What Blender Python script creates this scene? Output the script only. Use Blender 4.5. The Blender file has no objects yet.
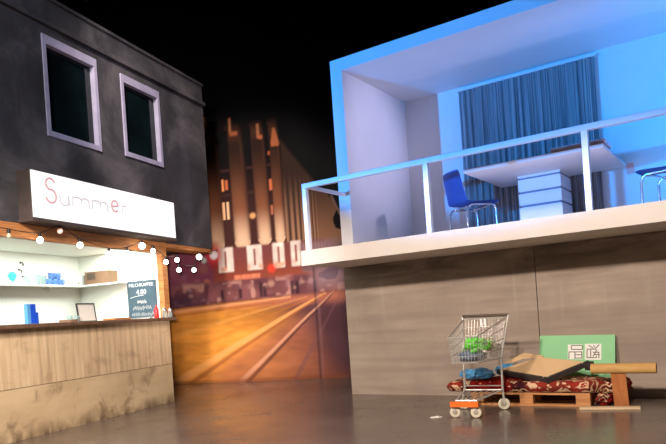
import bpy, bmesh, math, random
import numpy as np
from mathutils import Vector, Matrix, noise
random.seed(7)
SC = bpy.context.scene
COL = SC.collection
PI = math.pi

# ------------------------------------------------------------------ helpers
def S(r, g, b, k=1.0):
    def f(c):
        c /= 255.0
        return (c / 12.92 if c <= 0.04045 else ((c + 0.055) / 1.055) ** 2.4) * k
    return (f(r), f(g), f(b), 1.0)

class MB:
    """collects shapes into one bmesh"""
    def __init__(self):
        self.bm = bmesh.new()
    def hexa(self, p):
        v = [self.bm.verts.new(Vector(q)) for q in p]
        for f in ((0, 3, 2, 1), (4, 5, 6, 7), (0, 1, 5, 4), (1, 2, 6, 5), (2, 3, 7, 6), (3, 0, 4, 7)):
            self.bm.faces.new([v[i] for i in f])
        return v
    def box(self, x0, x1, y0, y1, z0, z1, bev=0.0, M=None):
        v = self.hexa([(x0, y0, z0), (x1, y0, z0), (x1, y1, z0), (x0, y1, z0),
                       (x0, y0, z1), (x1, y0, z1), (x1, y1, z1), (x0, y1, z1)])
        if bev:
            es = list({e for q in v for e in q.link_edges})
            r = bmesh.ops.bevel(self.bm, geom=es, offset=bev, segments=2, affect='EDGES', profile=0.6)
            v = list({q for f in r['faces'] for q in f.verts} | {q for q in v if q.is_valid})
        if M is not None:
            for q in v:
                if q.is_valid: q.co = M @ q.co
        return self
    def slab(self, corners, n, t):
        """a quad given by four corners, thickened by t along n"""
        n = Vector(n).normalized() * t
        c = [Vector(q) for q in corners]
        self.hexa(c + [q + n for q in c])
        return self
    def bar(self, p0, p1, w, h=None, up=(0, 0, 1)):
        h = h or w
        p0, p1 = Vector(p0), Vector(p1)
        d = (p1 - p0).normalized(); up = Vector(up)
        if abs(d.dot(up)) > 0.98: up = Vector((0, 1, 0))
        s = d.cross(up).normalized() * w / 2; u = s.cross(d).normalized() * h / 2
        self.hexa([p0 - s - u, p0 + s - u, p0 + s + u, p0 - s + u, p1 - s - u, p1 + s - u, p1 + s + u, p1 - s + u])
        return self
    def tube(self, pts, r, n=8, cap=True, closed=False):
        pts = [Vector(p) for p in pts]
        rings = []
        prev = None
        for i, p in enumerate(pts):
            if closed:
                t = (pts[(i + 1) % len(pts)] - pts[i - 1]).normalized()
            else:
                a = pts[max(i - 1, 0)]; b = pts[min(i + 1, len(pts) - 1)]
                t = (b - a).normalized()
            if prev is None:
                ref = Vector((0, 0, 1)) if abs(t.z) < 0.9 else Vector((1, 0, 0))
                s = t.cross(ref).normalized()
            else:
                s = (prev - t * prev.dot(t)).normalized()
            prev = s
            u = t.cross(s)
            rr = r[i] if isinstance(r, (list, tuple)) else r
            rings.append([self.bm.verts.new(p + (s * math.cos(2 * PI * k / n) + u * math.sin(2 * PI * k / n)) * rr) for k in range(n)])
        m = len(rings)
        for i in range(m if closed else m - 1):
            A, B = rings[i], rings[(i + 1) % m]
            for k in range(n):
                self.bm.faces.new((A[k], A[(k + 1) % n], B[(k + 1) % n], B[k]))
        if cap and not closed:
            self.bm.faces.new(rings[0][::-1]); self.bm.faces.new(rings[-1])
        return self
    def lathe(self, prof, c=(0, 0, 0), n=20, M=None, cap=True):
        c = Vector(c); rings = []
        for r, z in prof:
            ring = []
            for k in range(n):
                p = Vector((r * math.cos(2 * PI * k / n), r * math.sin(2 * PI * k / n), z))
                if M is not None: p = M @ p
                ring.append(self.bm.verts.new(p + c))
            rings.append(ring)
        for A, B in zip(rings, rings[1:]):
            for k in range(n):
                self.bm.faces.new((A[k], A[(k + 1) % n], B[(k + 1) % n], B[k]))
        if cap:
            self.bm.faces.new(rings[0][::-1]); self.bm.faces.new(rings[-1])
        return self
    def blob(self, c, rad, amp=0.25, freq=6.0, sub=4, seed=0.0, flat=None):
        r = bmesh.ops.create_icosphere(self.bm, subdivisions=sub, radius=1.0)
        for v in r['verts']:
            d = v.co.copy()
            k = 1 + amp * noise.noise(d * freq * 0.35 + Vector((seed, seed * 1.7, 3.1))) + amp * 0.5 * noise.noise(d * freq + Vector((seed, 1, 2)))
            q = Vector((d.x * rad[0], d.y * rad[1], d.z * rad[2])) * k + Vector(c)
            if flat is not None and q.z < flat: q.z = flat + 0.002 * noise.noise(q * 30)
            v.co = q
        return self
    def build(self, name, mat, parent=None, smooth=False, M=None):
        if M is not None: bmesh.ops.transform(self.bm, matrix=M, verts=self.bm.verts)
        bmesh.ops.recalc_face_normals(self.bm, faces=self.bm.faces)
        me = bpy.data.meshes.new(name)
        self.bm.to_mesh(me); self.bm.free()
        if mat: me.materials.append(mat)
        if smooth:
            for p in me.polygons: p.use_smooth = True
            try: me.set_sharp_from_angle(angle=math.radians(40))
            except Exception: pass
        o = bpy.data.objects.new(name, me); COL.objects.link(o)
        if parent is not None:
            o.parent = parent
            # all geometry is given in world space; keep it there
            w = Matrix.Identity(4); q = parent
            while q is not None:
                w = q.matrix_basis @ (q.matrix_parent_inverse @ w) if False else Matrix.Translation(q.location) @ q.rotation_euler.to_matrix().to_4x4() @ w
                q = q.parent
            me.transform(w.inverted())
        return o

def tag(o, label, cat, group=None):
    o['label'] = label; o['category'] = cat
    if group: o['group'] = group
    return o
def thing(name, label, cat, loc, rotz=0, group=None):
    o = bpy.data.objects.new(name, None); COL.objects.link(o)
    o.empty_display_size = 0.1
    o.location = loc; o.rotation_euler = (0, 0, rotz)
    return tag(o, label, cat, group)
def struct(o):
    o['kind'] = 'structure'; return o
def solo(o, origin):
    """put the origin of a one-mesh thing at its base"""
    o.data.transform(Matrix.Translation(-Vector(origin))); o.location = origin
    return o
def copy_tree(o, parent=None):
    c = o.copy(); COL.objects.link(c)
    if parent: c.parent = parent
    for ch in [q for q in bpy.data.objects if q.parent == o]: copy_tree(ch, c)
    return c

# ---------------------------------------------------------------- materials
def nodes(name):
    m = bpy.data.materials.new(name); m.use_nodes = True
    nt = m.node_tree; nt.nodes.clear()
    out = nt.nodes.new('ShaderNodeOutputMaterial'); b = nt.nodes.new('ShaderNodeBsdfPrincipled')
    nt.links.new(b.outputs[0], out.inputs[0])
    return m, nt, b
def ramp(nt, fac, stops):
    r = nt.nodes.new('ShaderNodeValToRGB'); e = r.color_ramp.elements
    while len(e) < len(stops): e.new(0.5)
    for q, (p, c) in zip(e, stops): q.position = p; q.color = c
    nt.links.new(fac, r.inputs[0]); return r.outputs[0]
def coords(nt, scale=(1, 1, 1), rot=(0, 0, 0), kind='Object'):
    tc = nt.nodes.new('ShaderNodeTexCoord'); mp = nt.nodes.new('ShaderNodeMapping')
    mp.inputs['Scale'].default_value = scale; mp.inputs['Rotation'].default_value = rot
    nt.links.new(tc.outputs[kind], mp.inputs[0]); return mp.outputs[0]
def noise_tex(nt, co, scale, detail=4, rough=0.55, dist=0.0):
    n = nt.nodes.new('ShaderNodeTexNoise')
    n.inputs['Scale'].default_value = scale; n.inputs['Detail'].default_value = detail
    n.inputs['Roughness'].default_value = rough; n.inputs['Distortion'].default_value = dist
    nt.links.new(co, n.inputs['Vector']); return n.outputs['Fac']
def mix(nt, fac, a, b, mode='MIX'):
    m = nt.nodes.new('ShaderNodeMix'); m.data_type = 'RGBA'; m.blend_type = mode
    if isinstance(fac, float): m.inputs[0].default_value = fac
    else: nt.links.new(fac, m.inputs[0])
    for s, i in ((a, 6), (b, 7)):
        if isinstance(s, tuple): m.inputs[i].default_value = s
        else: nt.links.new(s, m.inputs[i])
    return m.outputs[2]
def bump(nt, b, h, strength=0.2, dist=0.01):
    n = nt.nodes.new('ShaderNodeBump'); n.inputs['Strength'].default_value = strength; n.inputs['Distance'].default_value = dist
    nt.links.new(h, n.inputs['Height']); nt.links.new(n.outputs[0], b.inputs['Normal'])
def mat_plain(name, c, rough=0.5, metal=0.0, var=0.08, scale=8, spec=0.5, bmp=0.0):
    m, nt, b = nodes(name)
    f = noise_tex(nt, coords(nt), scale)
    lo = tuple(q * (1 - var) for q in c[:3]) + (1,); hi = tuple(min(1, q * (1 + var)) for q in c[:3]) + (1,)
    nt.links.new(ramp(nt, f, [(0.3, lo), (0.7, hi)]), b.inputs['Base Color'])
    b.inputs['Roughness'].default_value = rough; b.inputs['Metallic'].default_value = metal
    b.inputs['Specular IOR Level'].default_value = spec
    if bmp: bump(nt, b, f, bmp)
    return m
def mat_emit(name, c, k, base=(0.8, 0.8, 0.8, 1)):
    m, nt, b = nodes(name)
    b.inputs['Base Color'].default_value = base; b.inputs['Emission Color'].default_value = c
    b.inputs['Emission Strength'].default_value = k
    return m
def mat_wood(name, a, c, scale=(2, 30, 30), rough=0.6, spec=0.3):
    m, nt, b = nodes(name)
    co = coords(nt, scale)
    f = noise_tex(nt, co, 1.6, 5, 0.6, 0.4)
    nt.links.new(ramp(nt, f, [(0.3, a), (0.7, c)]), b.inputs['Base Color'])
    b.inputs['Roughness'].default_value = rough; b.inputs['Specular IOR Level'].default_value = spec
    bump(nt, b, f, 0.15, 0.004)
    return m

def mat_floor():
    m, nt, b = nodes('painted_concrete_floor')
    co = coords(nt)
    f = noise_tex(nt, co, 0.9, 6, 0.6, 0.3)
    c = ramp(nt, f, [(0.3, S(88, 77, 71)), (0.55, S(106, 93, 85)), (0.75, S(120, 106, 98))])
    f2 = noise_tex(nt, coords(nt, (1.0, 1.4, 1)), 9, 5, 0.7, 0.5)
    c = mix(nt, ramp(nt, f2, [(0.62, (0, 0, 0, 1)), (0.80, (0.2, 0.2, 0.2, 1))]), c, S(150, 138, 130))
    nt.links.new(c, b.inputs['Base Color'])
    r = ramp(nt, noise_tex(nt, co, 2.5, 4), [(0.3, (0.17, 0.17, 0.17, 1)), (0.7, (0.29, 0.29, 0.29, 1))])
    nt.links.new(r, b.inputs['Roughness'])
    bump(nt, b, noise_tex(nt, co, 14, 4), 0.03, 0.008)
    return m
def mat_concrete():
    m, nt, b = nodes('board_marked_concrete')
    s = noise_tex(nt, coords(nt, (0.35, 1, 5.5)), 1.5, 5, 0.6, 0.3)
    c = ramp(nt, s, [(0.28, S(148, 132, 119)), (0.5, S(166, 148, 132)), (0.72, S(180, 162, 144))])
    p = noise_tex(nt, coords(nt, (0.8, 1, 1.3)), 1.3, 5, 0.6)
    c = mix(nt, ramp(nt, p, [(0.35, (0.6, 0.6, 0.6, 1)), (0.6, (0, 0, 0, 1))]), c, S(142, 126, 114))
    # water runs from the top edge and a patchy darker band towards the top
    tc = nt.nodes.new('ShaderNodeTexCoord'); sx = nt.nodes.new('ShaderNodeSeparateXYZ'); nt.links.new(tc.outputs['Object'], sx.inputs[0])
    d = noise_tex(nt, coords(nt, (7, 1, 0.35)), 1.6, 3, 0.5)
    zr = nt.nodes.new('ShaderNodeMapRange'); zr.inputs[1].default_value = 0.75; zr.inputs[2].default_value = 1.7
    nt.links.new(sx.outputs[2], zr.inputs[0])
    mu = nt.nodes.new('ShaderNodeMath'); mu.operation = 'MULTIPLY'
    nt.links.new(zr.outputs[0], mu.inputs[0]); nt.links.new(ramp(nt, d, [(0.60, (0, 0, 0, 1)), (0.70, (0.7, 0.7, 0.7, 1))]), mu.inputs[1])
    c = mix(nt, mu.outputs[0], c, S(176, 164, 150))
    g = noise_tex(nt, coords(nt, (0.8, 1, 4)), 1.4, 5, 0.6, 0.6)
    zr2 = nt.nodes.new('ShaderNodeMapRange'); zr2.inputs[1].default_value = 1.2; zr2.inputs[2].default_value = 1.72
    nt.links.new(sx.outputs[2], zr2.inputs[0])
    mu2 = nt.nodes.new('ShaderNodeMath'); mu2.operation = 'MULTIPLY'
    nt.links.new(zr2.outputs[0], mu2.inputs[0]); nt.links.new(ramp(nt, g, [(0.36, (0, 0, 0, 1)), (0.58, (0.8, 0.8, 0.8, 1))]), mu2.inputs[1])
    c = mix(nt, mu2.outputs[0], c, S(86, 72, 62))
    nt.links.new(c, b.inputs['Base Color'])
    b.inputs['Roughness'].default_value = 0.75; b.inputs['Specular IOR Level'].default_value = 0.25
    bump(nt, b, s, 0.15, 0.01)
    return m
def mat_plaster_dark():
    m, nt, b = nodes('sooty_dark_plaster')
    f = noise_tex(nt, coords(nt, (1, 0.6, 1), (0.4, 0.3, 0.9)), 0.9, 6, 0.6, 0.5)
    c = ramp(nt, f, [(0.30, S(48, 46, 49)), (0.48, S(66, 64, 67)), (0.70, S(112, 107, 108))])
    g = noise_tex(nt, coords(nt), 7, 5, 0.6)
    c = mix(nt, ramp(nt, g, [(0.5, (0, 0, 0, 1)), (0.8, (0.3, 0.3, 0.3, 1))]), c, S(38, 36, 36))
    nt.links.new(c, b.inputs['Base Color']); b.inputs['Roughness'].default_value = 0.8
    b.inputs['Specular IOR Level'].default_value = 0.2
    bump(nt, b, g, 0.2, 0.01)
    return m
def mat_counter():
    m, nt, b = nodes('weathered_counter_board')
    co = coords(nt, (7, 7, 0.45))
    f = noise_tex(nt, co, 2.2, 5, 0.6)
    c = ramp(nt, f, [(0.3, S(172, 146, 114)), (0.5, S(200, 172, 136)), (0.7, S(216, 190, 154))])
    st = noise_tex(nt, coords(nt, (1, 1, 1.6)), 2.3, 6, 0.62, 0.4)
    c = mix(nt, ramp(nt, st, [(0.56, (0, 0, 0, 1)), (0.76, (0.5, 0.5, 0.5, 1))]), c, S(110, 86, 62))
    nt.links.new(c, b.inputs['Base Color']); b.inputs['Roughness'].default_value = 0.65
    b.inputs['Specular IOR Level'].default_value = 0.25
    bump(nt, b, f, 0.1, 0.004)
    return m
def mat_ply():
    m, nt, b = nodes('stained_plywood')
    c = ramp(nt, noise_tex(nt, coords(nt, (1, 1, 2)), 1.4, 4), [(0.3, S(186, 160, 124)), (0.7, S(214, 188, 150))])
    st = noise_tex(nt, coords(nt), 3.2, 6, 0.65, 0.5)
    c = mix(nt, ramp(nt, st, [(0.54, (0, 0, 0, 1)), (0.70, (0.7, 0.7, 0.7, 1))]), c, S(112, 88, 66))
    tc = nt.nodes.new('ShaderNodeTexCoord'); sx = nt.nodes.new('ShaderNodeSeparateXYZ'); nt.links.new(tc.outputs['Object'], sx.inputs[0])
    mr = nt.nodes.new('ShaderNodeMapRange'); mr.inputs[1].default_value = 0.16; mr.inputs[2].default_value = 0.0; nt.links.new(sx.outputs[2], mr.inputs[0])
    mu = nt.nodes.new('ShaderNodeMath'); mu.operation = 'MULTIPLY'; nt.links.new(mr.outputs[0], mu.inputs[0])
    nt.links.new(ramp(nt, noise_tex(nt, coords(nt, (1, 1, .5)), 6, 5, .6), [(.35, (0, 0, 0, 1)), (.6, (.9, .9, .9, 1))]), mu.inputs[1])
    c = mix(nt, mu.outputs[0], c, S(92, 68, 50))
    nt.links.new(c, b.inputs['Base Color']); b.inputs['Roughness'].default_value = 0.6; b.inputs['Specular IOR Level'].default_value = 0.25
    bump(nt, b, st, 0.05, 0.004)
    return m
def mat_curtain():
    m, nt, b = nodes('grey_curtain_cloth')
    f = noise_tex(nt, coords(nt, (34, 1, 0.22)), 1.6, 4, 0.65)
    nt.links.new(ramp(nt, f, [(0.32, S(92, 90, 96)), (0.5, S(176, 172, 174)), (0.68, S(236, 230, 228))]), b.inputs['Base Color'])  # shade and highlights of folds put into the colour as vertical streaks
    b.inputs['Roughness'].default_value = 0.85; b.inputs['Sheen Weight'].default_value = 0.2
    return m
def mat_rug():
    m, nt, b = nodes('red_oriental_rug')
    v = nt.nodes.new('ShaderNodeTexVoronoi'); v.inputs['Scale'].default_value = 13
    nt.links.new(coords(nt, (1, 1, 1.6)), v.inputs['Vector'])
    base = noise_tex(nt, coords(nt), 2.6, 2, 0.5)
    c = ramp(nt, base, [(0.38, S(158, 32, 27)), (0.47, S(134, 30, 27)), (0.52, S(62, 28, 34)), (0.58, S(108, 46, 38)), (0.68, S(150, 48, 38))])
    c = mix(nt, ramp(nt, v.outputs['Distance'], [(0.0, (1, 1, 1, 1)), (0.16, (1, 1, 1, 1)), (0.2, (0, 0, 0, 1)), (0.34, (0, 0, 0, 1))]), c, S(222, 186, 150))
    w = nt.nodes.new('ShaderNodeTexWave'); w.wave_type = 'RINGS'; w.inputs['Scale'].default_value = 5.5; w.inputs['Distortion'].default_value = 9
    w.inputs['Detail'].default_value = 2; w.inputs['Detail Scale'].default_value = 2.0
    nt.links.new(coords(nt), w.inputs['Vector'])
    k = mix(nt, ramp(nt, base, [(0.45, (0, 0, 0, 1)), (0.5, (1, 1, 1, 1))]), (0, 0, 0, 1), ramp(nt, w.outputs['Fac'], [(0.70, (0, 0, 0, 1)), (0.8, (1, 1, 1, 1))]))
    c = mix(nt, k, c, S(216, 176, 140))
    nt.links.new(c, b.inputs['Base Color']); b.inputs['Roughness'].default_value = 0.95; b.inputs['Specular IOR Level'].default_value = 0.1
    bump(nt, b, noise_tex(nt, coords(nt), 60, 3), 0.3, 0.006)
    return m
def mat_glass_dark():
    m, nt, b = nodes('dark_window_glass')
    f = noise_tex(nt, coords(nt), 1.5, 3)
    nt.links.new(ramp(nt, f, [(0.3, S(8, 10, 12)), (0.7, S(16, 30, 33))]), b.inputs['Base Color'])
    b.inputs['Roughness'].default_value = 0.12
    return m
def mat_clear(name, c):
    m, nt, b = nodes(name)
    b.inputs['Base Color'].default_value = c; b.inputs['Roughness'].default_value = 0.05
    b.inputs['Transmission Weight'].default_value = 0.85; b.inputs['IOR'].default_value = 1.45
    return m

M = {}
M['floor'] = mat_floor(); M['concrete'] = mat_concrete(); M['dark_plaster'] = mat_plaster_dark(); M['counter'] = mat_counter(); M['ply'] = mat_ply()
M['curtain'] = mat_curtain(); M['rug'] = mat_rug(); M['dark_glass'] = mat_glass_dark()
M['black'] = mat_plain('black_hall_drape', (0.0006, 0.0006, 0.0007, 1), 1.0, spec=0.0)
M['white_paint'] = mat_plain('white_wall_paint', S(226, 222, 222), 0.6, var=0.02, scale=2, spec=0.3)
M['cream_paint'] = mat_plain('cream_slab_paint', S(214, 204, 196), 0.55, var=0.03, scale=3, spec=0.3)
M['room_floor'] = mat_plain('grey_room_carpet', S(176, 168, 168), 0.9, var=0.1, spec=0.1)
M['rail'] = mat_plain('white_rail_enamel', S(232, 232, 236), 0.35, var=0.02)
M['window_frame'] = mat_plain('white_window_wood', S(170, 164, 186), 0.5, var=0.14, scale=5)
M['ledge'] = mat_plain('dark_ledge', S(92, 88, 88), 0.6, var=0.2, scale=6)
M['beam'] = mat_wood('orange_beam_wood', S(150, 92, 48), S(206, 142, 86), (3, 3, 30))
M['counter_top'] = mat_wood('brown_counter_top', S(84, 62, 48), S(118, 90, 70), (8, 8, 20), 0.5)
M['kiosk_white'] = mat_plain('kiosk_white_paint', S(232, 234, 226), 0.6, var=0.02, scale=3, spec=0.2)
M['sign_case'] = mat_plain('brown_sign_case', S(74, 62, 58), 0.6, var=0.15)
M['sign_face'] = mat_emit('backlit_sign_face', (1.0, 0.98, 0.97, 1), 1.05, (.2,.2,.2,1))
M['letter_grey'] = mat_emit('faded_grey_lettering', S(188, 178, 184), 0.95, (.3,.3,.3,1))
M['letter_red'] = mat_emit('faded_red_lettering', S(196, 136, 142), 0.95, (.3,.2,.2,1))
M['bulb'] = mat_emit('lit_bulb_glass', (1.0, 0.95, 0.88, 1), 9)
M['bulb_warm'] = mat_emit('dim_reddish_bulb_glass', S(214, 130, 96), 0.5)
M['bulb_off'] = mat_plain('unlit_bulb_glass', S(216, 196, 170), 0.15)
M['cable'] = mat_plain('black_cable', S(22, 20, 20), 0.5)
M['pallet'] = mat_wood('pallet_pine', S(172, 112, 66), S(212, 150, 96), (2, 20, 20))
M['orange_board'] = mat_wood('orange_brown_board', S(176, 104, 58), S(206, 134, 82), (12, 12, 2), 0.5)
M['plank'] = mat_wood('pale_pine_plank', S(206, 172, 132), S(232, 204, 168), (2, 24, 24))
M['kraft'] = mat_plain('tan_kraft_board', S(228, 190, 144), 0.8, var=0.06, scale=5, spec=0.15)
M['tube_card'] = mat_wood('cardboard_tube', S(190, 144, 84), S(214, 168, 104), (3, 14, 14), 0.7)
M['black_frame'] = mat_plain('charcoal_edge', S(58, 52, 50), 0.5, var=0.15)
M['nail'] = mat_plain('steel_nail', S(200, 200, 200), 0.3, metal=0.8)
M['green_board'] = mat_plain('pale_green_board', S(138, 202, 142), 0.6, var=0.03, scale=3)
M['paper'] = mat_plain('white_sticker', S(240, 236, 226), 0.7, var=0.02)
M['ink'] = mat_plain('brown_ink', S(112, 98, 92), 0.7)
M['chrome'] = mat_plain('zinc_plated_wire', S(200, 194, 186), 0.3, metal=0.35, var=0.05)
M['chrome_leg'] = mat_plain('chromed_tube', S(222, 224, 232), 0.18, metal=0.9, var=0.03)
M['handle_dark'] = mat_plain('dark_handle_plastic', S(82, 66, 56), 0.45)
M['orange_plastic'] = mat_plain('orange_bumper_plastic', S(250, 112, 30), 0.4, var=0.05)
M['wheel'] = mat_plain('cream_rubber_wheel', S(214, 202, 178), 0.5)
M['hub'] = mat_plain('grey_wheel_hub', S(158, 148, 128), 0.4)
M['blue_bag'] = mat_plain('blue_plastic_bag', S(92, 168, 222), 0.35, var=0.15, scale=12)
M['green_bag'] = mat_plain('green_plastic_bag', S(104, 212, 66), 0.4, var=0.15, scale=14)
M['pale_bag'] = mat_plain('pale_yellow_green_bag', S(206, 214, 150), 0.45, var=0.1, scale=14)
M['greyblue_bag'] = mat_plain('grey_blue_cloth', S(116, 132, 156), 0.8, var=0.2, scale=14)
M['chair_blue'] = mat_plain('blue_chair_shell', S(74, 112, 190), 0.4, var=0.05)
M['groove'] = mat_plain('grey_groove', S(120, 128, 150), 0.6)
M['chalkboard'] = mat_plain('slate_chalkboard', S(72, 92, 104), 0.8, var=0.12, scale=9, spec=0.1)
M['chalk'] = mat_plain('white_chalk', S(224, 228, 228), 0.9, var=0.02)
M['card_brown'] = mat_plain('brown_carton', S(128, 96, 72), 0.8, var=0.06)
M['card_dark'] = mat_plain('dark_print', S(78, 64, 52), 0.7)
M['blue_box'] = mat_plain('bright_blue_carton', S(24, 82, 214), 0.4, var=0.05)
M['light_blue'] = mat_plain('light_blue_carton', S(90, 160, 220), 0.4, var=0.05)
M['mug_blue'] = mat_plain('blue_white_glaze', S(96, 136, 200), 0.25, var=0.5, scale=25)
M['white_ceramic'] = mat_plain('white_ceramic', S(236, 238, 236), 0.25, var=0.02)
M['grey_carton'] = mat_plain('grey_carton', S(150, 146, 140), 0.6)
M['teal'] = mat_plain('teal_glaze', S(60, 196, 200), 0.3, var=0.08)
M['dark_metal'] = mat_plain('dark_metal', S(60, 58, 58), 0.4)
M['red'] = mat_plain('red_plastic', S(226, 44, 48), 0.35, var=0.05)
M['glass'] = mat_clear('clear_glass', (0.72, 0.86, 0.86, 1))
M['pink_board'] = mat_plain('pale_pink_board', S(226, 206, 216), 0.6, var=0.03)
M['brown_edge'] = mat_plain('brown_board_edge', S(150, 104, 84), 0.7)
M['patch'] = mat_plain('pale_pink_patch', S(240, 170, 160), 0.4)

# ------------------------------------------------------------------- camera
F_PX = 641.5; YAW, ROLL = math.radians(33.85), math.radians(3.9); CAM = Vector((0, 0, 1.1))
fw = Vector((-math.sin(YAW), math.cos(YAW), 0)); rt = Vector((math.cos(YAW), math.sin(YAW), 0)); dn = fw.cross(rt)
r2 = rt * math.cos(ROLL) + dn * math.sin(ROLL); d2 = -rt * math.sin(ROLL) + dn * math.cos(ROLL)
cam = bpy.data.cameras.new('camera'); co = bpy.data.objects.new('camera', cam); COL.objects.link(co)
R3 = Matrix((r2, -d2, -fw)).transposed()
co.matrix_world = Matrix.Translation(CAM) @ R3.to_4x4()
cam.sensor_width = 36; cam.lens = F_PX / 666 * 36; cam.shift_y = (315.26 - 222) / 666; cam.clip_end = 100
SC.camera = co

# ------------------------------------------------------------ the black hall
struct(MB().box(-14, 6, -5, 13, -0.1, 0).build('floor', M['floor']))
struct(MB().box(-14, 6, 12.9, 13, 0, 8).build('wall_back', M['black']))
struct(MB().box(-14, -13.9, -5, 13, 0, 8).build('wall_left', M['black']))
struct(MB().box(5.9, 6, -5, 13, 0, 8).build('wall_right', M['black']))
struct(MB().box(-14, 6, -5, -4.9, 0, 8).build('wall_front', M['black']))
struct(MB().box(-14, 6, -5, 13, 8, 8.1).build('ceiling', M['black']))

# ------------------------------------------------------- kiosk building (left)
FA = math.radians(-12.86)
K0 = Vector((-7.223, 6.451, 0)); U = Vector((math.sin(FA), math.cos(FA), 0)); N = Vector((math.cos(FA), -math.sin(FA), 0))
KM = Matrix(((U.x, -N.x, 0, K0.x), (U.y, -N.y, 0, K0.y), (0, 0, 1, 0), (0, 0, 0, 1)))     # (along, inward, z) -> world
def kbox(mb, a0, a1, i0, i1, z0, z1, bev=0.0):
    return mb.box(a0, a1, i0, i1, z0, z1, bev, KM)
def kp(a, o, z): return K0 + U * a + N * o + Vector((0, 0, z))
KROT = math.atan2(U.y, U.x)
AL = -4.0                      # left end of the kiosk, out of frame
kiosk = thing('kiosk', 'two storey stage kiosk with sooty dark upper floor and lit white serving hatch', 'kiosk', kp(AL / 2, 0, 0), KROT)
holes = [(-2.06, -1.235, 3.45, 4.50), (-0.695, 0.085, 3.50, 4.48)]
def wall_with_holes(a0, a1, z0, z1, t, holes):
    mb = MB(); bm = mb.bm
    As = sorted({a0, a1} | {h[0] for h in holes} | {h[1] for h in holes})
    Zs = sorted({z0, z1} | {h[2] for h in holes} | {h[3] for h in holes})
    V = {}
    def v(a, i, z):
        k = (round(a, 4), round(i, 4), round(z, 4))
        if k not in V: V[k] = bm.verts.new(KM @ Vector((a, i, z)))
        return V[k]
    def inhole(a, z): return any(h[0] < a < h[1] and h[2] < z < h[3] for h in holes)
    nA, nZ = len(As) - 1, len(Zs) - 1
    solid = [[not inhole((As[i] + As[i + 1]) / 2, (Zs[j] + Zs[j + 1]) / 2) for j in range(nZ)] for i in range(nA)]
    g = lambda i, j: 0 <= i < nA and 0 <= j < nZ and solid[i][j]
    for i in range(nA):
        for j in range(nZ):
            if not solid[i][j]: continue
            A, B, C_, D = As[i], As[i + 1], Zs[j], Zs[j + 1]
            for q in (0, t): bm.faces.new([v(A, q, C_), v(B, q, C_), v(B, q, D), v(A, q, D)])
            if not g(i - 1, j): bm.faces.new([v(A, 0, C_), v(A, t, C_), v(A, t, D), v(A, 0, D)])
            if not g(i + 1, j): bm.faces.new([v(B, 0, C_), v(B, t, C_), v(B, t, D), v(B, 0, D)])
            if not g(i, j - 1): bm.faces.new([v(A, 0, C_), v(B, 0, C_), v(B, t, C_), v(A, t, C_)])
            if not g(i, j + 1): bm.faces.new([v(A, 0, D), v(B, 0, D), v(B, t, D), v(A, t, D)])
    return mb
wall_with_holes(AL, 1.35, 2.33, 5.03, 0.3, holes).build('facade', M['dark_plaster'], kiosk)
for (a0, a1, z0, z1) in holes:
    mb = MB()
    w = 0.035
    for (p, q, r, s) in ((a0 - w, a0 + 0.015, z0 - .05, z1 + .09), (a1 - 0.015, a1 + w, z0 - .05, z1 + .09), (a0 + .015, a1 - .015, z0 - .05, z0 + 0.015), (a0 + .015, a1 - .015, z1 - 0.015, z1 + .09)):
        kbox(mb, p, q, -0.02, 0.012, r, s)
    t = 0.012
    for (p, q, r, s) in ((a0, a0 + t, z0, z1), (a1 - t, a1, z0, z1), (a0 + t, a1 - t, z0, z0 + t), (a0 + t, a1 - t, z1 - t, z1)):
        kbox(mb, p, q, 0.0, 0.09, r, s)
    fr = mb.build('window_frame', M['window_frame'], kiosk)
    kbox(MB(), a0 + t, a1 - t, 0.055, 0.07, z0 + t, z1 - t).build('pane', M['dark_glass'], fr)
kbox(MB(), AL, 1.36, -0.05, 0.0, 4.70, 4.76, 0.008).build('ledge', M['dark_plaster'], kiosk)
kbox(MB(), AL, 1.36, -0.03, 0.32, 5.03, 5.07).build('coping', M['dark_plaster'], kiosk)
kbox(MB(), 1.05, 1.35, 0.3, 1.6, 2.33, 5.03).build('end_panel', M['dark_plaster'], kiosk)
kbox(MB(), AL, AL + .3, 0.3, 1.6, 2.33, 5.03).build('end_panel', M['dark_plaster'], kiosk)
kbox(MB(), AL, 1.35, 0.32, 1.6, 5.03, 5.07).build('roof', M['dark_plaster'], kiosk)
kbox(MB(), AL + .3, 1.05, 1.5, 1.6, 2.33, 5.03).build('back_panel', M['dark_plaster'], kiosk)
kbox(MB(), AL, 0.06, 0.0, 0.09, 2.17, 2.33, 0.004).build('hatch_beam', M['beam'], kiosk)
kbox(MB(), -0.06, 0.06, 0.0, 0.09, 1.23, 2.17, 0.004).build('hatch_post', M['beam'], kiosk)
kbox(MB(), AL, 0.02, 0.0, 0.05, 0.555, 1.19).build('counter_panel', M['counter'], kiosk)
kbox(MB(), AL, 0.02, 0.006, 0.05, 0.0, 0.549).build('counter_panel', M['ply'], kiosk)
kbox(MB(), AL, 0.0, 0.05, 0.07, 0.0, 1.185).build('light_stop_board', M['counter_top'], kiosk)  # added to stop interior light leaking through the panel seam
kbox(MB(), AL, 0.08, -0.09, 0.45, 1.185, 1.23, 0.006).build('counter_top', M['counter_top'], kiosk)
kbox(MB(), -0.03, 0.02, 0.05, 1.6, 0.0, 1.19).build('side_panel', M['counter'], kiosk)
kbox(MB(), -0.06, 0.0, 0.09, 1.6, 1.23, 2.33).build('side_wall', M['kiosk_white'], kiosk)
kbox(MB(), AL, 0.0, 1.53, 1.6, 0.0, 2.33).build('rear_wall', M['kiosk_white'], kiosk)
kbox(MB(), AL, AL + .06, 0.05, 1.53, 0.0, 2.33).build('side_wall', M['kiosk_white'], kiosk)
kbox(MB(), AL, -0.06, 0.09, 1.53, 2.26, 2.30).build('ceiling_panel', M['kiosk_white'], kiosk)
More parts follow.
